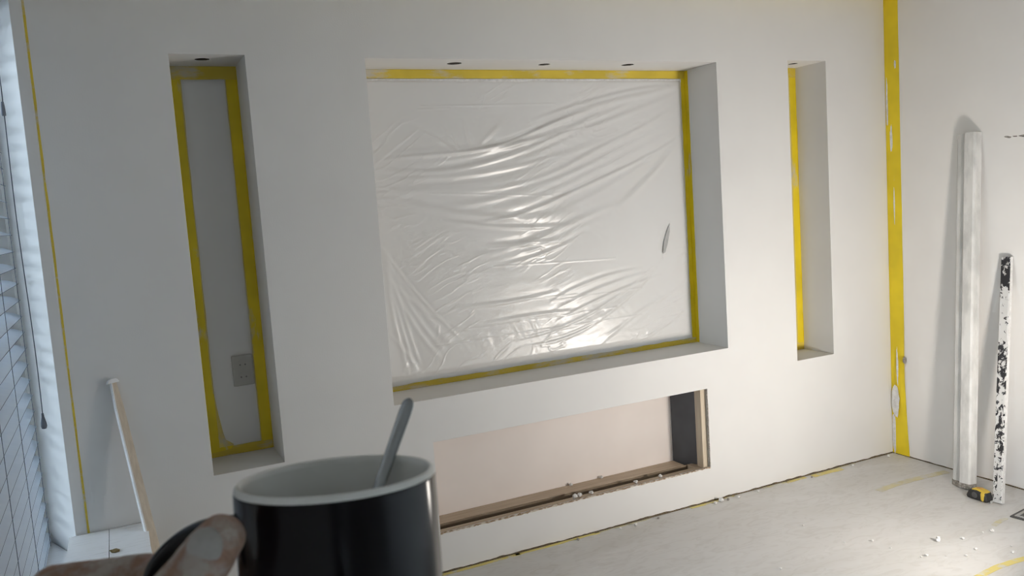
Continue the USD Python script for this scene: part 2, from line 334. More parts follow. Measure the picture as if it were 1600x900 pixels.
# ------------------------------------------------------------------ venetian blind
BX = -.160
bl = thing('venetian_blind', 'wide-slatted white venetian blind hanging in the window at the left', 'window blind', (BX, -1.2, .5))
obj('head_rail', rbox(BX - .035, BX + .035, -2.66, .205, 2.262, 2.325, .004), 'slat_blue_white', bl)
obj('bottom_rail', rbox(BX - .030, BX + .030, -2.66, .205, .408, .424, .004), 'slat_blue_white', bl)
tilt = math.radians(-17)
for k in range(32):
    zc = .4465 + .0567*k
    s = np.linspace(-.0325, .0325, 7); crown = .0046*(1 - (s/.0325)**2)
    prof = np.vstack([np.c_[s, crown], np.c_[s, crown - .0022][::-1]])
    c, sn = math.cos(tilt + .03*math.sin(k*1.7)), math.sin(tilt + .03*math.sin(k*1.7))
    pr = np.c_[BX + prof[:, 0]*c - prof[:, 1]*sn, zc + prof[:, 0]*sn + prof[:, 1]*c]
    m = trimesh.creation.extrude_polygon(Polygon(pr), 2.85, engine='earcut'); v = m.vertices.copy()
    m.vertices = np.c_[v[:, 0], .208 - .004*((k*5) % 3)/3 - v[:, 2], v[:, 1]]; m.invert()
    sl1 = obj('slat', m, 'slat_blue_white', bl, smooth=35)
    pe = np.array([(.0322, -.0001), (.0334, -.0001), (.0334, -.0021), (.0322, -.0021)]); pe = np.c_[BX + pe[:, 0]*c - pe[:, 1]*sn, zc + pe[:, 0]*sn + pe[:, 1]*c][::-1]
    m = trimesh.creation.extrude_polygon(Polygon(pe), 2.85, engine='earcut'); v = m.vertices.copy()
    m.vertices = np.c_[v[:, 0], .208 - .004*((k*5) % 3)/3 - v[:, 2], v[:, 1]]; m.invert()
    obj('slat_edge_shade', m, 'cord_and_shade_grey', sl1)  # dark strip painting the shade on the inner edge of each slat
for y in (.12, -.30, -.70, -1.1, -1.5, -1.9, -2.3):
    obj('ladder_cord', cat(*[tube([(BX + o, y, .42), (BX + o, y, 1.4), (BX + o, y, 2.28)], .0011, 6) for o in (.0345, -.0345)]), 'cord_and_shade_grey', bl)
zz = np.linspace(2.29, .925, 40)
pc = obj('pull_cord', tube(np.c_[-.0835 + .0022*np.sin(zz*7), -.058 + .002*np.cos(zz*5), zz], .0016, 8), 'cord_dark', bl, smooth=True, label='dark pull cord')
tas = trimesh.creation.revolve(np.array([(0, .928), (.0035, .927), (.0045, .915), (.0085, .895), (.0095, .884), (.007, .876), (0, .874)]), sections=16); tas.invert() if tas.volume < 0 else None
tas.apply_translation((-.0835, -.058, 0)); obj('tassel', tas, 'cord_dark', pc, smooth=40)
jn = trimesh.creation.revolve(np.array([(0, 1.935), (.004, 1.934), (.0055, 1.92), (.0065, 1.895), (.006, 1.89), (0, 1.889)]), sections=14); jn.invert() if jn.volume < 0 else None
jn.apply_translation((-.0835, -.058, 0)); obj('cord_joiner', jn, 'cord_and_shade_grey', pc, smooth=40)

# ------------------------------------------------------------------ masking tape in and around the niches
T = .0008
def niche_tape(n, label, wl_, wr_, wt, wb, seed, top='tape_dusty', sd=.022):
    x0, x1, z0, z1, d = n
    t = thing('masking_tape', label, 'masking tape', (x0, d, z0), group=None)
    obj('tape_strip', on_y(ragged(x0 + .0005, x0 + wl_, z0 + .001, z1 - .001, .0022, .02, seed + 1, 'r'), d - .0036, T), 'tape_yellow', t)
    obj('tape_strip', on_y(ragged(x1 - wr_, x1 - .0005, z0 + .001, z1 - .001, .0022, .02, seed + 2, 'l'), d - .0036, T), 'tape_yellow', t)
    obj('tape_strip', on_y(ragged(x0 + .001, x1 - .001, z1 - wt, z1 - .0005, .0022, .02, seed + 3, 'b'), d - .0046, T), top, t)
    obj('tape_strip', on_y(ragged(x0 + .001, x1 - .001, z0 + .0005, z0 + wb, .004, .02, seed + 4, 't'), d - .0046, T), top, t)
    obj('tape_strip', on_x(ragged(d - sd, d - .0005, z0 + .002, z1 - .002, .0025, .02, seed + 5, 'l'), x1 - .0002, T), 'tape_yellow', t, label='edge of the tape turned onto the side of the niche')
    return t
niche_tape(TV, 'yellow masking tape framing the plastic sheet inside the big central niche', .03, .024, .038, .024, 30, sd=.03)
tl = niche_tape(LN, 'yellow masking tape framing the inside of the narrow left niche with the socket', .052, .045, .050, .036, 40, sd=.012)
niche_tape(RN, 'yellow masking tape down the inside of the narrow right niche', .05, .05, .05, .04, 50, sd=.006)
# a torn curl in the lower left corner of the left niche
x0, z0, d = LN[0], LN[2], LN[4]
obj('tape_curl', on_y(Polygon([(x0+.002, z0+.02), (x0+.092, z0+.028), (x0+.102, z0+.040), (x0+.088, z0+.052), (x0+.074, z0+.062), (x0+.066, z0+.10), (x0+.056, z0+.17), (x0+.048, z0+.25), (x0+.002, z0+.25)]).buffer(.003), d - .0052, .0012), 'tape_yellow', tl)

def gridmesh(fn, us, vs, thick_dir=None, t=.0008):
    """height-field sheet: fn(U, V) -> points; closed with a back skin t behind"""
    U, V = np.meshgrid(us, vs, indexing='ij'); P = fn(U, V); nu, nv = len(us), len(vs)
    idx = np.arange(nu*nv).reshape(nu, nv)
    q = np.stack([idx[:-1, :-1], idx[1:, :-1], idx[1:, 1:], idx[:-1, 1:]], -1).reshape(-1, 4)
    f = np.vstack([q[:, [0, 1, 2]], q[:, [0, 2, 3]]]); P = P.reshape(-1, 3)
    return P, f
def closed_strip(fn, us, vs, off):
    P, f = gridmesh(fn, us, vs); n = len(P); nu, nv = len(us), len(vs)
    idx = np.arange(n).reshape(nu, nv)
    rim = np.r_[idx[0, :], idx[1:, -1], idx[-1, :-1][::-1], idx[1:-1, 0][::-1]]
    side = []
    for a, b in zip(rim, np.roll(rim, -1)): side += [(a, b + n, b), (a, a + n, b + n)]
    m = trimesh.Trimesh(np.vstack([P, P + np.asarray(off)]), np.vstack([f, f[:, ::-1] + n, side]), process=False)
    m.fix_normals(); return m

# wide tape down the corner, on the right wall
def corner_tape(U, V):
    wdt = .087 + .020*np.clip(1 - V/.45, 0, 1)**1.5 + .0018*(meshkit.fbm(np.stack([V*9, V*0, V*0], -1), 3, 5) - .5)
    y = -.0015 - U*wdt
    buck = .010*np.exp(-((V - .47 + .10*U)/.06)**2)*np.exp(-((U - .45)/.16)**2) + .006*np.exp(-((V - .33)/.09)**2)*np.exp(-((U - .72)/.12)**2)
    x = XR - .0012 - buck - .0012*meshkit.fbm(np.stack([U*3, V*7, V*0], -1), 3, 6) - .004*np.exp(-((U - 1)/.08)**2)*np.exp(-((V - .5)/.18)**2)
    return np.stack([x, y, V], -1)
ct = obj('masking_tape', closed_strip(corner_tape, np.linspace(0, 1, 15), np.linspace(.004, ZC - .002, 240), (.0007, 0, 0)), 'tape_clean', None, smooth=50)
tag(ct, 'wide yellow masking tape running down the right-hand room corner to the floor', 'masking tape')
sm = thing('plaster_smear', 'pale plaster smears dried on the yellow tape in the right-hand corner', 'plaster', (XR, -.03, 0))
for i, (yc, zc_, wy, wz) in enumerate([(-.034, 1.70, .008, .07), (-.044, 1.36, .004, .09), (-.012, 1.90, .006, .12), (-.066, 2.08, .006, .02), (-.030, .30, .022, .09), (-.014, .12, .012, .11), (-.050, .49, .006, .09)]):
    th = np.linspace(0, 2*np.pi, 26)[:-1]; rr = 1 + .35*wav(25, 70 + i, .5)
    pg = Polygon(np.c_[yc + wy*rr*np.cos(th), zc_ + wz*rr*np.sin(th)]).buffer(0)
    pts = np.array([(y, z) for y, z in pg.exterior.coords]); U_ = np.clip((-pts[:, 0] - .0015)/.09, 0, 1)
    xs = corner_tape(U_, pts[:, 1])[:, 0].min()
    obj('smear', on_x(pg, xs - .0002, .0009), 'plaster_white', sm)
lt = obj('masking_tape', on_y(ragged(.0002, .0072, WZ0 + .008, ZC - .002, .0020, .03, 61, 'r'), 0, T), 'tape_dusty', None)
tag(lt, 'thin yellow line of masking tape down the left corner beside the window jamb', 'masking tape')
tc = obj('masking_tape', on_z(ragged(-.03, XR - .003, -.10, -.003, .002, .03, 62, 'b'), ZC - T - .0005, T), 'tape_yellow', None)
tag(tc, 'yellow masking tape along the ceiling edge above the niches', 'masking tape')

# scraps of tape left along the foot of the far wall
ft = thing('masking_tape', 'dusty yellow masking tape scraps along the foot of the far wall', 'masking tape', (2.2, -.02, 0))
def foot_scrap(xa, xb, y_in, y_out, seed, m='tape_floor'):
    p = ragged(xa, xb, -y_out, -y_in, min(.006, (y_out - y_in)*.35), .015, seed, 'b', .35)
    obj('tape_scrap', on_z(p, .0008, .0014), m, ft)
for a in [(1.25, 1.62, .004, .022, 71), (1.60, 2.02, .004, .019, 72), (2.00, 2.30, .005, .013, 73, 'tape_floor_faint'), (2.53, 2.72, .006, .024, 74), (2.74, 2.80, .004, .012, 75), (2.98, 3.14, .004, .016, 76, 'tape_floor_faint'), (3.13, 3.26, .005, .026, 77), (3.30, 3.50, .008, .045, 78), (3.50, 3.62, .004, .014, 79, 'tape_floor_faint')]:
    foot_scrap(*a)
# tape lines half hidden under dust on the floor
def floor_line(label, pts, wd, seed, m, z=.0006):
    c = spline(pts, 40); t = np.gradient(c, axis=0); n = np.c_[-t[:, 1], t[:, 0]]; n /= np.linalg.norm(n, axis=1)[:, None]
    a = c + n*(wd/2 + .003*wav(40, seed, .4))[:, None]; b = c - n*(wd/2 + .003*wav(40, seed + 1, .4))[:, None]
    tag(obj('masking_tape', on_z(Polygon(np.vstack([a, b[::-1]])).buffer(0), z, .0007), m, None), label, 'masking tape')
floor_line('faint dusty yellow tape line on the floor left of the straightedge', [(3.39, -.36), (3.54, -.345), (3.70, -.35), (3.87, -.365)], .040, 81, 'tape_floor_faint')
floor_line('bright yellow tape line on the floor at the lower right edge of the picture', [(2.90, -1.19), (2.98, -1.175), (3.10, -1.165), (3.24, -1.175), (3.5, -1.21)], .030, 83, 'tape_floor')
floor_line('short faint yellow tape mark on the floor near the dark metal plate', [(3.43, -.915), (3.48, -.902), (3.545, -.893)], .022, 85, 'tape_floor_faint')

# ------------------------------------------------------------------ polythene sheets
FOLDS = [[(1.21,1.682),(1.524,1.665),(1.773,1.705),(2.038,1.782),(2.285,1.887)],[(1.774,1.727),(2.043,1.848),(2.287,1.926),(2.542,1.974),(2.781,2.031)],[(1.945,1.865),(2.184,1.933),(2.397,1.981),(2.695,2.019)],[(1.213,1.716),(1.471,1.733),(1.714,1.752),(1.941,1.816),(2.286,1.911)],[(1.486,1.565),(1.795,1.579),(2.026,1.625),(2.238,1.71),(2.533,1.822),(2.751,1.932)],[(1.507,1.447),(1.816,1.445),(1.983,1.487),(2.157,1.544),(2.523,1.669),(2.758,1.77)],[(2.361,1.432),(2.515,1.546),(2.765,1.76)],[(1.216,1.748),(1.502,1.748),(1.841,1.765),(2.176,1.816),(2.539,1.913),(2.763,1.988)],[(1.207,1.642),(1.522,1.635),(1.833,1.663),(2.1,1.715),(2.386,1.81)],[(1.23,1.588),(1.518,1.583),(1.829,1.611),(2.063,1.664)],[(1.227,1.561),(1.48,1.491),(1.753,1.444),(2.15,1.446)],[(1.615,1.284),(1.872,1.319),(2.147,1.401),(2.363,1.463)],[(1.768,1.235),(1.967,1.267),(2.141,1.321)],[(1.477,1.449),(1.813,1.396),(2.146,1.387)],[(1.68,1.321),(2.038,1.32)],[(1.203,1.348),(1.301,1.091),(1.431,0.892)],[(1.203,1.348),(1.361,1.112),(1.525,0.922)],[(1.206,1.32),(1.258,1.096),(1.334,0.792)],[(1.207,1.266),(1.234,0.988),(1.275,0.787)],[(1.225,1.21),(1.442,1.018),(1.65,0.934)],[(1.192,0.994),(1.282,0.87),(1.333,0.778)],[(2.614,1.184),(2.41,1.056),(2.114,0.935),(1.774,0.888)],[(2.614,1.178),(2.331,0.971),(2.041,0.883)],[(2.756,0.928),(2.546,0.818),(2.43,0.785)],[(2.745,1.02),(2.4,0.9),(2.21,0.784)],[(1.984,1.041),(2.197,1.109),(2.49,1.142)],[(2.012,0.948),(2.299,1.037),(2.602,1.1)],[(1.837,0.85),(2.11,0.874),(2.331,0.971)],[(1.536,1.064),(1.788,1.064),(2.021,1.082)],[(1.653,0.977),(1.947,0.986),(2.118,0.981)],[(1.365,1.85),(1.532,1.764),(1.589,1.72)],[(1.601,1.872),(1.635,1.733)],[(1.784,1.854),(1.668,1.759)],[(1.51,1.847),(1.596,1.734)]]
CREASES = [[(1.415,1.937),(2.066,1.94)],[(1.428,1.568),(2.026,1.525)],[(2.026,1.525),(2.035,1.554)],[(1.679,1.312),(2.071,1.303)],[(1.704,1.227),(2.346,1.206)],[(1.984,1.041),(2.484,1.048)],[(1.4,1.924),(1.546,1.928)],[(1.82,1.066),(2.123,1.056)],[(1.403,0.91),(2.476,0.916)],[(1.437,0.962),(2.331,0.971)]]
NF = len(FOLDS)
MORE = []
for ia, ib, f in [(0, 1, .4), (1, 2, .5), (3, 4, .5), (4, 5, .35), (4, 5, .65), (5, 6, .5), (8, 4, .5), (9, 5, .5), (7, 3, .5), (11, 12, .5), (22, 23, .5), (25, 26, .5), (15, 16, .5), (17, 18, .5), (18, 19, .4)]:
    p_, q_ = (spline(FOLDS[i], 6) if len(FOLDS[i]) > 2 else np.linspace(FOLDS[i][0], FOLDS[i][1], 6) for i in (ia, ib))
    MORE.append([tuple(x) for x in p_*(1 - f) + q_*f])
def fold_height(X, Z):
    H = np.zeros_like(X)
    rng = np.random.RandomState(4)
    def dist(line):
        best = np.full(X.shape, 9.0); sg = np.zeros_like(X); al = np.zeros_like(X)
        L = spline(line, 26) if len(line) > 2 else np.linspace(line[0], line[1], 8)
        nseg = len(L) - 1
        for i, (p, q) in enumerate(zip(L[:-1], L[1:])):
            e = q - p; l2 = e @ e; t = np.clip(((X - p[0])*e[0] + (Z - p[1])*e[1])/l2, 0, 1)
            dx, dz = X - p[0] - t*e[0], Z - p[1] - t*e[1]; dd = np.hypot(dx, dz); k = dd < best
            best = np.where(k, dd, best); sg = np.where(k, np.sign(e[0]*dz - e[1]*dx), sg); al = np.where(k, (i + t)/nseg, al)
        return best, sg, al
    for n, line in enumerate(FOLDS + MORE):
        d, s, a = dist(line); amp = rng.uniform(.0030, .0056)*(1 if n < NF else .55); wd = rng.uniform(.006, .012)
        if 15 <= n < NF: amp *= .55; wd *= .75
        env = np.clip(np.sin(np.pi*np.clip(a, .02, .98)), 0, 1)**.6
        u = s*d/wd
        H += amp*env*np.exp(-u*u/2)*1.0 - amp*.55*env*np.exp(-((u - 2.0)**2)/2.5)
    for line in CREASES:
        d, s, a = dist(line); H += .0016*np.exp(-(d/.0035)**2)*np.where(s > 0, 1, .4)
    return H
def sheet(n, xa, xb, za, zb, step, off, seed, folds, small):
    def fn(X, Z):
        P = np.stack([X, Z, X*0], -1)
        h = .010*(meshkit.fbm(P*(2.2, 3.0, 1), 2, seed) - .5)                       # slack
        wx = meshkit.fbm(P*3.0, 2, seed + 9)
        h = h + small*.0032*(meshkit.fbm(np.stack([X*5 + wx*3, Z*17 - X*3 + wx*6, X*0], -1), 4, seed + 1) - .5)
        mask = np.clip((meshkit.fbm(P*4.0, 2, seed + 5) - .47)*6, 0, 1)
        ridge = 1 - np.abs(2*meshkit.fbm(np.stack([X*8 + wx*4, Z*26 - X*9 + wx*5, X*0], -1), 3, seed + 2) - 1)
        h = h + small*.0030*mask*(np.clip(ridge, .80, 1) - .80)*4
        if folds:
            h = h + fold_height(X, Z)
            band = np.exp(-((Z - .93 - .04*(X - 1.9))/.055)**2)*np.clip((X - 1.35)*4, 0, 1)*np.clip((2.5 - X)*4, 0, 1)
            h = h + .0022*band*(1 - np.abs(2*meshkit.fbm(np.stack([X*23 + Z*14 + wx*5, Z*9 + wx*4, X*0], -1), 3, 77) - 1))
        ed = np.minimum(np.minimum(X - xa, xb - X), np.minimum(Z - za, zb - Z)); k = np.clip(ed/.03, 0, 1); k = k*k*(3 - 2*k)
        return np.stack([X, n[4] - .0020 - (off + np.clip(h + .004, 0, .03))*k, Z], -1)
    return gridmesh(fn, np.arange(xa, xb + step/2, step), np.arange(za, zb + step/2, step))
ps = obj('plastic_sheet', sheet(TV, TV[0] + .020, TV[1] - .016, TV[2] + .040, TV[3] - .030, .0032, .004, 3, True, .62), 'polythene', None, smooth=True)
tag(ps, 'large creased translucent plastic sheet taped over the back of the central niche', 'plastic sheet')
ps = obj('plastic_sheet', sheet(LN, LN[0] + .040, LN[1] - .034, LN[2] + .026, LN[3] - .040, .004, .013, 23, False, .9), 'polythene_clear', None, smooth=True)
tag(ps, 'thin clear plastic sheet taped over the back of the narrow left niche', 'plastic sheet')
ps = obj('plastic_sheet', sheet(RN, RN[0] + .03, RN[1] - .03, RN[2] + .024, RN[3] - .035, .005, .005, 27, False, .9), 'polythene_clear', None, smooth=True)
tag(ps, 'clear plastic sheet hidden at the back of the narrow right niche', 'plastic sheet')
# white hem at the top of the big sheet and a slit in it
hem = obj('plastic_hem', on_y(ragged(TV[0] + .004, TV[1] - .024, TV[3] - .056, TV[3] - .040, .0012, .05, 91, 'tb'), TV[4] - .0065, .001), 'plaster_white', None)
tag(hem, 'narrow white strip along the top of the big plastic sheet', 'plaster strip')
slit = [(2.668, 1.352), (2.648, 1.315), (2.627, 1.262), (2.618, 1.205), (2.632, 1.212), (2.648, 1.25), (2.664, 1.31)]
sl_ = obj('plastic_flap', on_y(Polygon(slit), TV[4] - .017, .0012), 'light_metal', None)
tag(sl_, 'small grey leaf-shaped tear in the big plastic sheet near its right edge', 'tear')

# double socket behind the film in the left niche
so = thing('wall_socket', 'white double wall socket at the back of the narrow left niche', 'wall socket', (.593, .247, .921))
obj('cover_plate', rbox(.553, .632, .2375, .2456, .862, .984, .003), 'socket_plastic', so)
for zc in (.946, .897):
    ring = trimesh.creation.annulus(.0165, .0205, .0022, sections=28); ring.apply_transform(trimesh.transformations.rotation_matrix(math.pi/2, (1, 0, 0))); ring.apply_translation((.593, .2368, zc))
    obj('socket_ring', ring, 'socket_plastic', so)
    for dx in (-.0095, .0095):
        h = trimesh.creation.cylinder(.0034, .002, sections=14); h.apply_transform(trimesh.transformations.rotation_matrix(math.pi/2, (1, 0, 0))); h.apply_translation((.593 + dx, .2370, zc))
        obj('pin_hole', h, 'hole_dark', so)
    for dz in (-.0155, .0155):
        obj('earth_clip', bx(.591, .595, .2362, .2378, zc + dz - .002, zc + dz + .002), 'light_metal', so)

# ------------------------------------------------------------------ laths and tools at the right wall
def leaning(profile, foot, head, ny=14, jag=0.0, seed=0):
    """profile (y, depth towards the room) swept from foot to head (points on the back of the lath at y = 0)"""
    foot, head = np.asarray(foot, float), np.asarray(head, float); L = np.linalg.norm(head - foot); ax = (head - foot)/L
    yv = np.array([0, 1, 0.]) - ax*ax[1]; yv /= np.linalg.norm(yv); nv = np.cross(ax, yv); nv *= -np.sign(nv[0]) if nv[0] else 1
    m = trimesh.creation.extrude_polygon(Polygon(profile), L, engine='earcut'); v = m.vertices
    m.vertices = foot + v[:, :1]*yv + v[:, 1:2]*nv + v[:, 2:]*ax; m.fix_normals(); return m
se = thing('straightedge', 'long dusty white plasterer\'s straightedge leaning on the right wall, the taller of two', 'straightedge', (3.74, -.54, 0))
f0, h0 = (3.764, -.5475, .0), (3.9145, -.488, 1.683)
P_ = [(.058, .0), (.058, .020), (.048, .030), (.004, .034), (.004, .0)]
obj('bevelled_face', leaning(P_, f0, h0), 'straightedge_shaded', se, label='bevelled half of the straightedge, its dimmer light put into a greyer tone')
P_ = [(.004, .0), (.004, .046), (.0, .050), (-.044, .050), (-.052, .044), (-.052, 0)]
obj('flat_face', leaning(P_, f0, h0), 'straightedge_caked', se, label='white raised half of the straightedge')
fl = np.array(f0); ax_ = (np.array(h0) - fl)/np.linalg.norm(np.array(h0) - fl)
obj('foot_shade', leaning([(.060, -.001), (.060, .023), (.048, .033), (.004, .052), (-.046, .052), (-.054, .045), (-.054, -.001)], fl + ax_*.0005, fl + ax_*.024), 'scuff', se, label='grey sleeve painting the shadow gap at the foot of the straightedge')  # shadow gap at the foot put into a grey sleeve
sp = thing('spattered_lath', 'shorter white lath spattered with black paint leaning on the right wall', 'lath', (3.68, -.76, 0))
f1, h1 = (3.6885, -.7665, .0), (3.9145, -.665, 1.098)
obj('lath_body', leaning([(.024, 0), (.024, .016), (.021, .019), (-.018, .019), (-.021, .016), (-.021, 0)], f1, h1), 'spattered', sp)
obj('clean_edge', leaning([(-.0212, .0005), (-.0212, .0165), (-.0228, .0165), (-.0228, .0005)], f1, h1), 'plaster_white', sp, label='clean white edge of the lath')

tm = thing('tape_measure', 'black and yellow tape measure lying on the floor at the foot of the spattered lath', 'tape measure', (3.655, -.695, 0))
def tmx(m):
    """local (long, across, up) -> world"""
    v, f = vf(m); a = np.array([-.02, -.9998, 0]); b = np.array([.9998, -.02, 0])
    return np.array([3.655, -.695, .0]) + v[:, :1]*a + v[:, 1:2]*b + v[:, 2:]*(0, 0, 1), f
sph = lambda x, y, z, r: manifold3d.Manifold.sphere(r, 16).translate((x, y, z))
case = manifold3d.Manifold.batch_hull([sph(x, y, z, r) for y in (-.014, .014) for x, z, r in [(-.043, .0135, .012), (-.030, .036, .012), (.0, .042, .010), (.034, .036, .010), (.040, .0125, .011)]])
obj('case', tmx(case), 'black_rubber', tm, smooth=50)
band = manifold3d.Manifold.batch_hull([sph(x, y, z, .0135) for y in (-.013, .013) for x, z in [(.027, .0145), (.026, .036), (.031, .0145), (.030, .035)]])
obj('band', tmx(band), 'tool_yellow', tm, smooth=50, label='yellow band round the front of the case')
topp = manifold3d.Manifold.batch_hull([sph(x, y, z, .0075) for y in (-.0135, .0135) for x, z in [(-.024, .0435), (.0, .0475), (.026, .0435)]])
obj('top_grip', tmx(topp), 'tool_yellow', tm, smooth=50)
obj('label_patch', tmx(rbox(-.012, .012, -.009, .009, .0535, .0558, .001)), 'tool_label', tm, label='orange-brown label on top')
for yy in (-.0265, .0265):
    dd = trimesh.creation.cylinder(.014, .002, sections=24); dd.apply_transform(trimesh.transformations.rotation_matrix(math.pi/2, (1, 0, 0))); dd.apply_translation((-.008, yy, .026))
    obj('side_disc', tmx(dd), 'dark_metal', tm, smooth=40)
obj('end_hook', tmx(cat(bx(.050, .056, -.008, .008, .004, .0052), bx(.055, .0562, -.008, .008, .000, .012))), 'light_metal', tm)

pl = thing('metal_plate', 'dark grey metal floor plate at the right edge of the picture', 'metal plate', (3.75, -1.1, 0))
def rot2(m, ang, c):
    v, f = vf(m); a = math.radians(ang); R = np.array([[math.cos(a), -math.sin(a), 0], [math.sin(a), math.cos(a), 0], [0, 0, 1]]); return v @ R.T + np.array(c), f
obj('plate', rot2(rbox(.0, .26, -.30, 0, 0, .006, .0015), 8, (3.570, -.893, 0)), 'dark_metal', pl)
obj('plate_rim', rot2(cat(bx(.012, .25, -.026, -.014, .006, .009), bx(.012, .25, -.286, -.274, .006, .009), bx(.012, .024, -.274, -.026, .006, .009), bx(.238, .25, -.274, -.026, .006, .009)), 8, (3.570, -.893, 0)), 'light_metal', pl, label='lighter raised rim of the plate')

kn = thing('wall_hook', 'small metal hook sticking out of the right wall beside the straightedge', 'hook', (XR, -.508, 1.062))
k1 = trimesh.creation.cylinder(.004, .022, sections=12); k1.apply_transform(trimesh.transformations.rotation_matrix(math.pi/2, (0, 1, 0))); k1.apply_translation((XR - .011, -.508, 1.062))
k2 = trimesh.creation.icosphere(2, .0085); k2.apply_translation((XR - .022, -.508, 1.064))
obj('pin', k1, 'light_metal', kn); obj('knob', k2, 'scuff', kn, smooth=True)
pgp = trimesh.creation.icosphere(2, 1.0); pgp.vertices = pgp.vertices*(.010, .009, .020)*(1 + .25*(meshkit.noise(pgp.vertices*2.2, 3)[:, None] - .5)); pgp.apply_translation((XR - .0085, -.094, .531))
tag(obj('plaster_lump', pgp, 'scuff', None, smooth=True), 'small grey lump stuck to the edge of the yellow corner tape', 'plaster lump')

# white offcut leaning beside the sill at the left
wp = thing('wooden_offcut', 'narrow painted wooden offcut leaning on the far wall at the end of the sill', 'wooden strip', (.25, -.18, 0))
A_, B_ = np.array([.1335, -.0085, .990]), np.array([.2510, -.182, 0.0])
axp = (A_ - B_)/np.linalg.norm(A_ - B_); yaw = math.radians(24)
wv = np.array([math.cos(yaw), math.sin(yaw), 0]); wv -= axp*(wv@axp); wv /= np.linalg.norm(wv); tv = np.cross(axp, wv)
def strip_(u0, u1, t0, t1, B=B_, A=A_, nn=12):
    V = []
    for s in np.linspace(0, 1, nn):
        c = B + (A - B)*s; k = 1.55 - .55*s
        r = max(0, (s - .975)/.025)
        for u, t in ((u0, t0), (u1, t0), (u1, t1), (u0, t1)):
            V.append(c + wv*u*k*(1 - .35*r) + tv*t)
    F = []
    for i in range(nn - 1):
        for j in range(4):
            a, b = i*4 + j, i*4 + (j+1) % 4; F += [(a, b, b + 4), (a, b + 4, a + 4)]
    F += [(0, 2, 1), (0, 3, 2), ((nn-1)*4, (nn-1)*4+1, (nn-1)*4+2), ((nn-1)*4, (nn-1)*4+2, (nn-1)*4+3)]
    m = trimesh.Trimesh(V, F, process=False); m.fix_normals(); return m
obj('bare_wood', strip_(-.0105, .0125, -.006, .006), 'plank_wood', wp)
obj('painted_edge', strip_(-.0145, -.0105, -.0075, .0075), 'plank_paint', wp, label='white painted edge of the offcut')
obj('top_end', strip_(-.0140, .0120, -.0078, .0078, A_ - axp*.004, A_ + axp*.010, 5), 'plank_paint', wp, label='white painted top end')
ch = trimesh.creation.icosphere(2, 1.0); ch.vertices = ch.vertices*(.016, .010, .005)*(1 + .7*(meshkit.noise(ch.vertices*2.5, 8)[:, None] - .5)); ch.apply_transform(trimesh.transformations.rotation_matrix(.6, (.3, .5, 1))); ch.apply_translation((.085, -.244, WZ0 + .0125))
tag(obj('wood_chip', ch, 'wood_chip', None), 'small dark chip of debris on the white tiled sill', 'debris')

# ------------------------------------------------------------------ plaster crumbs
def crumb(r, seed):
    m = trimesh.creation.icosphere(1, 1.0); v = m.vertices; m.vertices = v*(1 + .9*(meshkit.noise(v*1.7 + seed*5.1, seed)[:, None] - .5))*r*np.array([1, .9, .8]); m.apply_translation((0, 0, -m.vertices[:, 2].min())); return m
big = thing('plaster_crumb', 'largest white plaster crumb on the floor, standing in the open lower right', 'plaster crumb', (3.116, -.891, 0))
c_ = crumb(.0105, 2); c_.apply_translation((3.116, -.891, 0)); c2_ = crumb(.007, 6); c2_.apply_translation((3.118, -.889, .010))
obj('lump', c_, 'plaster_white', big); obj('flake', c2_, 'plaster_white', big)
ORD = 'first second third fourth fifth sixth seventh eighth ninth tenth eleventh twelfth thirteenth fourteenth fifteenth'.split()
def px_of(p): d = np.asarray(p, float) - EYE; return (d @ RIGHT)/(d @ FWD)
def order(ps): r = np.argsort(np.argsort([px_of(p) for p in ps])); return [ORD[k] for k in r]
open_floor = [(3.211, -.934, .006), (3.331, -.936, .004), (3.371, -.949, .008), (2.936, -.954, .004), (2.962, -.957, .006), (3.083, -1.041, .0045), (3.164, -1.024, .006), (3.25, -1.12, .006), (2.805, -.69, .004), (2.796, -.466, .005), (2.415, -.732, .006), (2.905, -.744, .005), (2.909, -.832, .0035), (3.02, -1.0, .003), (3.30, -1.08, .004)]
for i, ((x, y, r), o_) in enumerate(zip(open_floor, order([(x, y, 0) for x, y, r in open_floor]))):
    c_ = crumb(r, 10 + i); c_.apply_translation((x, y, 0))
    tag(obj('plaster_crumb', c_, 'plaster_white', None), f'tiny plaster crumb on the open floor, {o_} from the left of the small ones', 'plaster crumb', 'plaster crumbs on the open floor')
for i, ((x, r), o_) in enumerate(zip([(1.90, .007), (2.12, .006), (2.20, .009), (2.33, .006), (2.66, .008), (2.70, .014), (2.74, .007), (2.80, .008), (2.93, .006), (3.28, .005), (3.58, .007), (3.84, .008)], ORD)):
    c_ = crumb(r, 40 + i); c_.apply_translation((x, -.03 - .012*((i*7) % 5)/5, 0))
    tag(obj('plaster_crumb', c_, 'plaster_white' if i % 3 else 'scuff', None), f'small plaster crumb at the foot of the far wall, {o_} from the left along it', 'plaster crumb', 'plaster crumbs along the foot of the far wall')
in_slot = [(2.00, .190, .166, .009), (2.17, .190, .166, .008), (2.02, .036, .166, .010), (1.93, .030, .166, .013), (1.96, .040, .166, .011), (2.26, .034, .166, .011), (2.40, .036, .166, .009)]
for i, ((x, y, z, r), o_) in enumerate(zip(in_slot, order([p[:3] for p in in_slot]))):
    c_ = crumb(r, 60 + i); c_.apply_translation((x, y, z))
    tag(obj('plaster_crumb', c_, 'plaster_white', None), f'plaster crumb on the {"rear" if y > .1 else "front"} batten of the low slot, {o_} from the left', 'plaster crumb', 'plaster crumbs in the low slot')

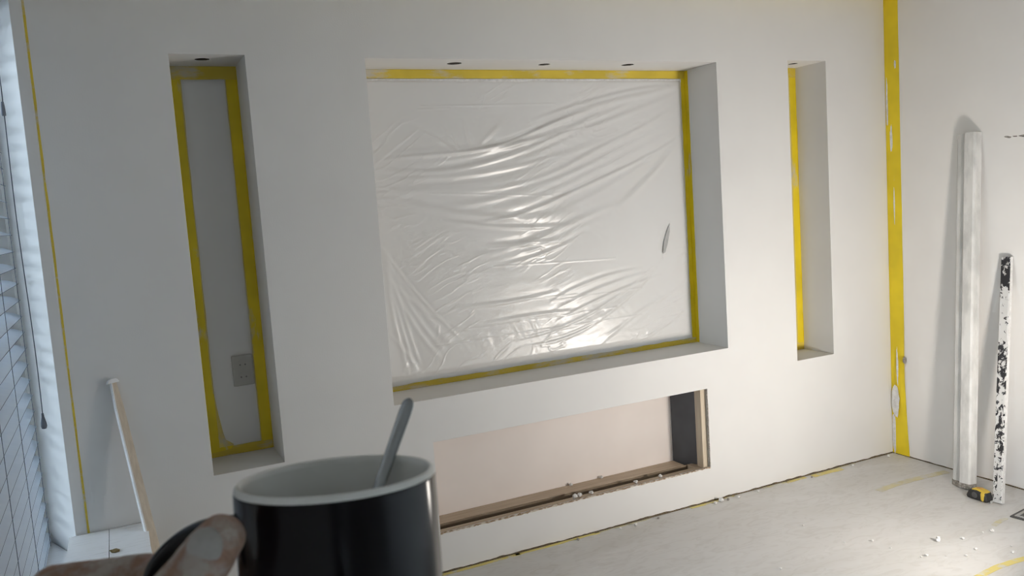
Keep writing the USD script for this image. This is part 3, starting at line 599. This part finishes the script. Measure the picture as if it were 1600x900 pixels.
# ------------------------------------------------------------------ mug, spoon and hand, in a frame that stands at the mug's rim
MC = np.array([.25790, -2.81541, 1.40236])
def loc(v): v = np.asarray(v, float)*.001; return MC + v[..., 0:1]*RIGHT + v[..., 1:2]*FWD + v[..., 2:3]*UP
axm = np.array([.0461, .10202, 1.0]); axm /= np.linalg.norm(axm)
xm = np.cross([0, 1, 0], axm); xm /= np.linalg.norm(xm); ym = np.cross(axm, xm)
base = MC - axm*.096
mug = thing('mug', 'glossy black mug with grey inside held in the foreground', 'mug', base)
def lathe(prof, n=96):
    m = trimesh.creation.revolve(np.asarray(prof, float)*.001, sections=n); v = m.vertices
    m.vertices = MC + v[:, :1]*xm + v[:, 1:2]*ym + v[:, 2:]*axm; m.fix_normals(); return m
obj('outer_wall', lathe([(0, -96), (36, -96), (39.5, -95), (41.4, -92), (42, -88), (42, -3.2), (41.6, -2.4), (40.2, -2.4), (40.2, -80), (0, -80)]), 'black_gloss', mug, smooth=40)
obj('inner_glaze', lathe([(0, -88), (30, -88), (36, -85), (38.2, -79), (38.4, -3), (38.7, -1), (39.6, -.1), (40.6, -.1), (41.5, -.9), (41.85, -2.2), (41.6, -2.6), (40.0, -2.6), (40, -80), (30, -90), (0, -90)]), 'grey_glaze', mug, smooth=40, label='grey glazed inside and rim of the mug')
hp = spline([(-38.5, 0, -22), (-50, 0, -22.8), (-58, 0, -24.4), (-63.5, 0, -27.2), (-69, 0, -31.4), (-74.5, 0, -37.5), (-78, 0, -47), (-77, 0, -59), (-69, 0, -71.5), (-54, 0, -79), (-36, 0, -82)], 44)
hw = 6.6 + 1.8*np.abs(np.linspace(-1, 1, 44))**4; hh = 4.2 + 1.2*np.abs(np.linspace(-1, 1, 44))**6
hpw = loc(hp)
obj('handle', sweep(hpw, hw*.001, hh*.001, FWD, 20), 'black_gloss', mug, smooth=True)

spn = thing('spoon', 'steel teaspoon standing in the black mug', 'spoon', loc((-11, 10, -84)))
s0, s1 = np.array([27.0, 36, 27.4]), np.array([-9., 14, -80])
ts = np.r_[0, .006, .015, .03, .06, np.linspace(.1, .80, 14)]
sw = np.r_[.5, 1.8, 2.7, 3.2, 3.4, np.linspace(3.35, 2.0, 14)]; sh = np.r_[.3, .8, 1.1, 1.2, 1.2, np.linspace(1.2, 1.0, 14)]
sdir = (RIGHT*.93 - FWD*.37); 
obj('spoon_handle', sweep(loc(s0 + (s1 - s0)*ts[:, None]), sw*.001, sh*.001, sdir, 16), 'steel', spn, smooth=True)
tb = np.linspace(.78, 1.0, 16); q = (tb - .78)/.22; wb = 1.9 + 10*np.sin(np.pi*np.clip(q, 0, 1)**.8)**.8; wb[-1] = .4
bowl = sweep(loc(s0 + (s1 - s0)*tb[:, None] + np.array([0, 2.5, 0])*np.sin(np.pi*q)[:, None]), wb*.001, np.full(16, .9)*.001, sdir, 16)
obj('bowl', bowl, 'steel', spn, smooth=True)

# left hand: thumb on the near side of the handle, fingers through it
J = {}
chains = {
    'thumb': [(-104, -42, -84, 15), (-66, -42, -54, 12.6), (-45, -46, -29.5, 10.4), (-38, -45.5, -20.5, 10.3), (-33.4, -44, -14.0, 8.8)],
    'index': [(-138, -48, -92, 13), (-128, 16, -55, 11), (-89, 18.5, -49.5, 9.8), (-61, 6, -49, 8.2), (-62, -11, -52, 7.4)],
    'middle': [(-138, -48, -99, 13), (-131, 20, -78, 11), (-88, 21, -71, 9.4), (-62, 6, -66.5, 8.2), (-64, -12, -68, 7.6)],
    'ring': [(-136, -48, -106, 13), (-128, 19, -97, 10.6), (-90, 19, -93, 9.0), (-68, 5, -94, 8.0), (-70, -10, -94, 7.4)],
    'little': [(-132, -46, -113, 12), (-122, 15, -114, 9.8), (-92, 14, -110, 8.2), (-76, 3, -111, 7.4), (-78, -7, -110, 6.8)],
    'arm': [(-138, -58, -102, 24), (-137, -80, -116, 23), (-134, -170, -190, 30), (-130, -255, -255, 40)],
}
def ball(p): return manifold3d.Manifold.sphere(p[3]*.001, 20).translate(tuple(loc(p[:3])))
bones = []
for nme, c in chains.items():
    for a, b in zip(c[:-1], c[1:]): bones.append(manifold3d.Manifold.batch_hull([ball(a), ball(b)]))
palm = [(-130, 10, -66, 11), (-130, 13, -108, 10), (-130, -35, -86, 13), (-128, -35, -110, 13), (-138, -52, -100, 17)]
bones.append(manifold3d.Manifold.batch_hull([ball(p) for p in palm]))
bones.append(manifold3d.Manifold.batch_hull([ball(p) for p in [(-108, -44, -83, 14), (-132, -40, -86, 12), (-132, -50, -100, 14)]]))
bones.append(manifold3d.Manifold.batch_hull([ball(p) for p in [(-80, -41, -60, 13.5), (-104, -42, -84, 15)]]))
hand = manifold3d.Manifold.batch_boolean(bones, manifold3d.OpType.Add).refine_to_length(.0026)
hm = trimesh.Trimesh(*vf(hand), process=True)
trimesh.smoothing.filter_taubin(hm, lamb=.55, nu=.56, iterations=22)
nn_ = hm.vertex_normals; hm.vertices = hm.vertices + nn_*(.0011*(meshkit.fbm(hm.vertices*150, 3, 4)[:, None] - .5))
per = thing('person', 'bare left hand and forearm dusty with plaster, thumb up, gripping the mug\'s handle', 'person', loc((-138, -58, -102)))
obj('hand', hm, 'skin', per, smooth=True)
tip_ax = np.array([6.6, .8, 7.4]); tip_ax = tip_ax/np.linalg.norm(tip_ax)
nrm = np.array([-.06, -.93, .36]); nrm -= tip_ax*(nrm@tip_ax); nrm /= np.linalg.norm(nrm); sdn = np.cross(tip_ax, nrm)
nl = trimesh.creation.icosphere(3, 1.0); nv_ = nl.vertices.copy(); cen = np.array([-35.8, -44.8, -17.2])
nl.vertices = loc(cen + nrm*8.3 + nv_[:, :1]*tip_ax*8.0 + nv_[:, 1:2]*sdn*6.8 + nv_[:, 2:]*nrm*2.2 - nrm*(.045*(nv_[:, 1:2]*6.2)**2)); nl.fix_normals()
obj('thumbnail', nl, 'nail', per, smooth=True, label='dusty grey thumbnail')

# ------------------------------------------------------------------ work lamp on the floor, just outside the frame
d_ = LAMP_AIM - LAMP_POS; d_ /= np.linalg.norm(d_); r_ = np.cross(d_, (0, 0, 1)); r_ /= np.linalg.norm(r_); u_ = np.cross(r_, d_)
wlp = thing('work_lamp', 'black floor-standing floodlight beyond the right foreground, tilted up at the far wall', 'work lamp', (LAMP_POS[0], LAMP_POS[1], 0))
def lamp_local(m): v, f = vf(m); return LAMP_POS + v[:, :1]*r_ + v[:, 1:2]*d_ + v[:, 2:]*u_, f
obj('housing', lamp_local(rbox(-.11, .11, -.05, -.008, -.085, .085, .008)), 'lamp_housing', wlp, smooth=40)
bk = LAMP_POS - d_*.03
e1, e2 = bk + r_*.125, bk - r_*.125
obj('stand', cat(*[tube([e, e*(1, 1, 0) + (0, 0, .012)], .009) for e in (e1, e2)], tube([e1, e2], .006), *[tube([e*(1, 1, 0) + (0, -.14, .010), e*(1, 1, 0) + (0, .14, .010)], .010) for e in (e1, e2)]), 'lamp_housing', wlp, smooth=40)
rl = UsdLux.RectLight.Define(stage, str(wlp.GetPath()) + '/flood_light')
rl.CreateWidthAttr(.19); rl.CreateHeightAttr(.14); rl.CreateColorAttr(Gf.Vec3f(*LAMP_COL)); rl.CreateIntensityAttr(LAMP_W)
rl.AddTransformOp().Set(Gf.Matrix4d(*r_, 0, *u_, 0, *(-d_), 0, 0, 0, LAMP_POS[2], 1))
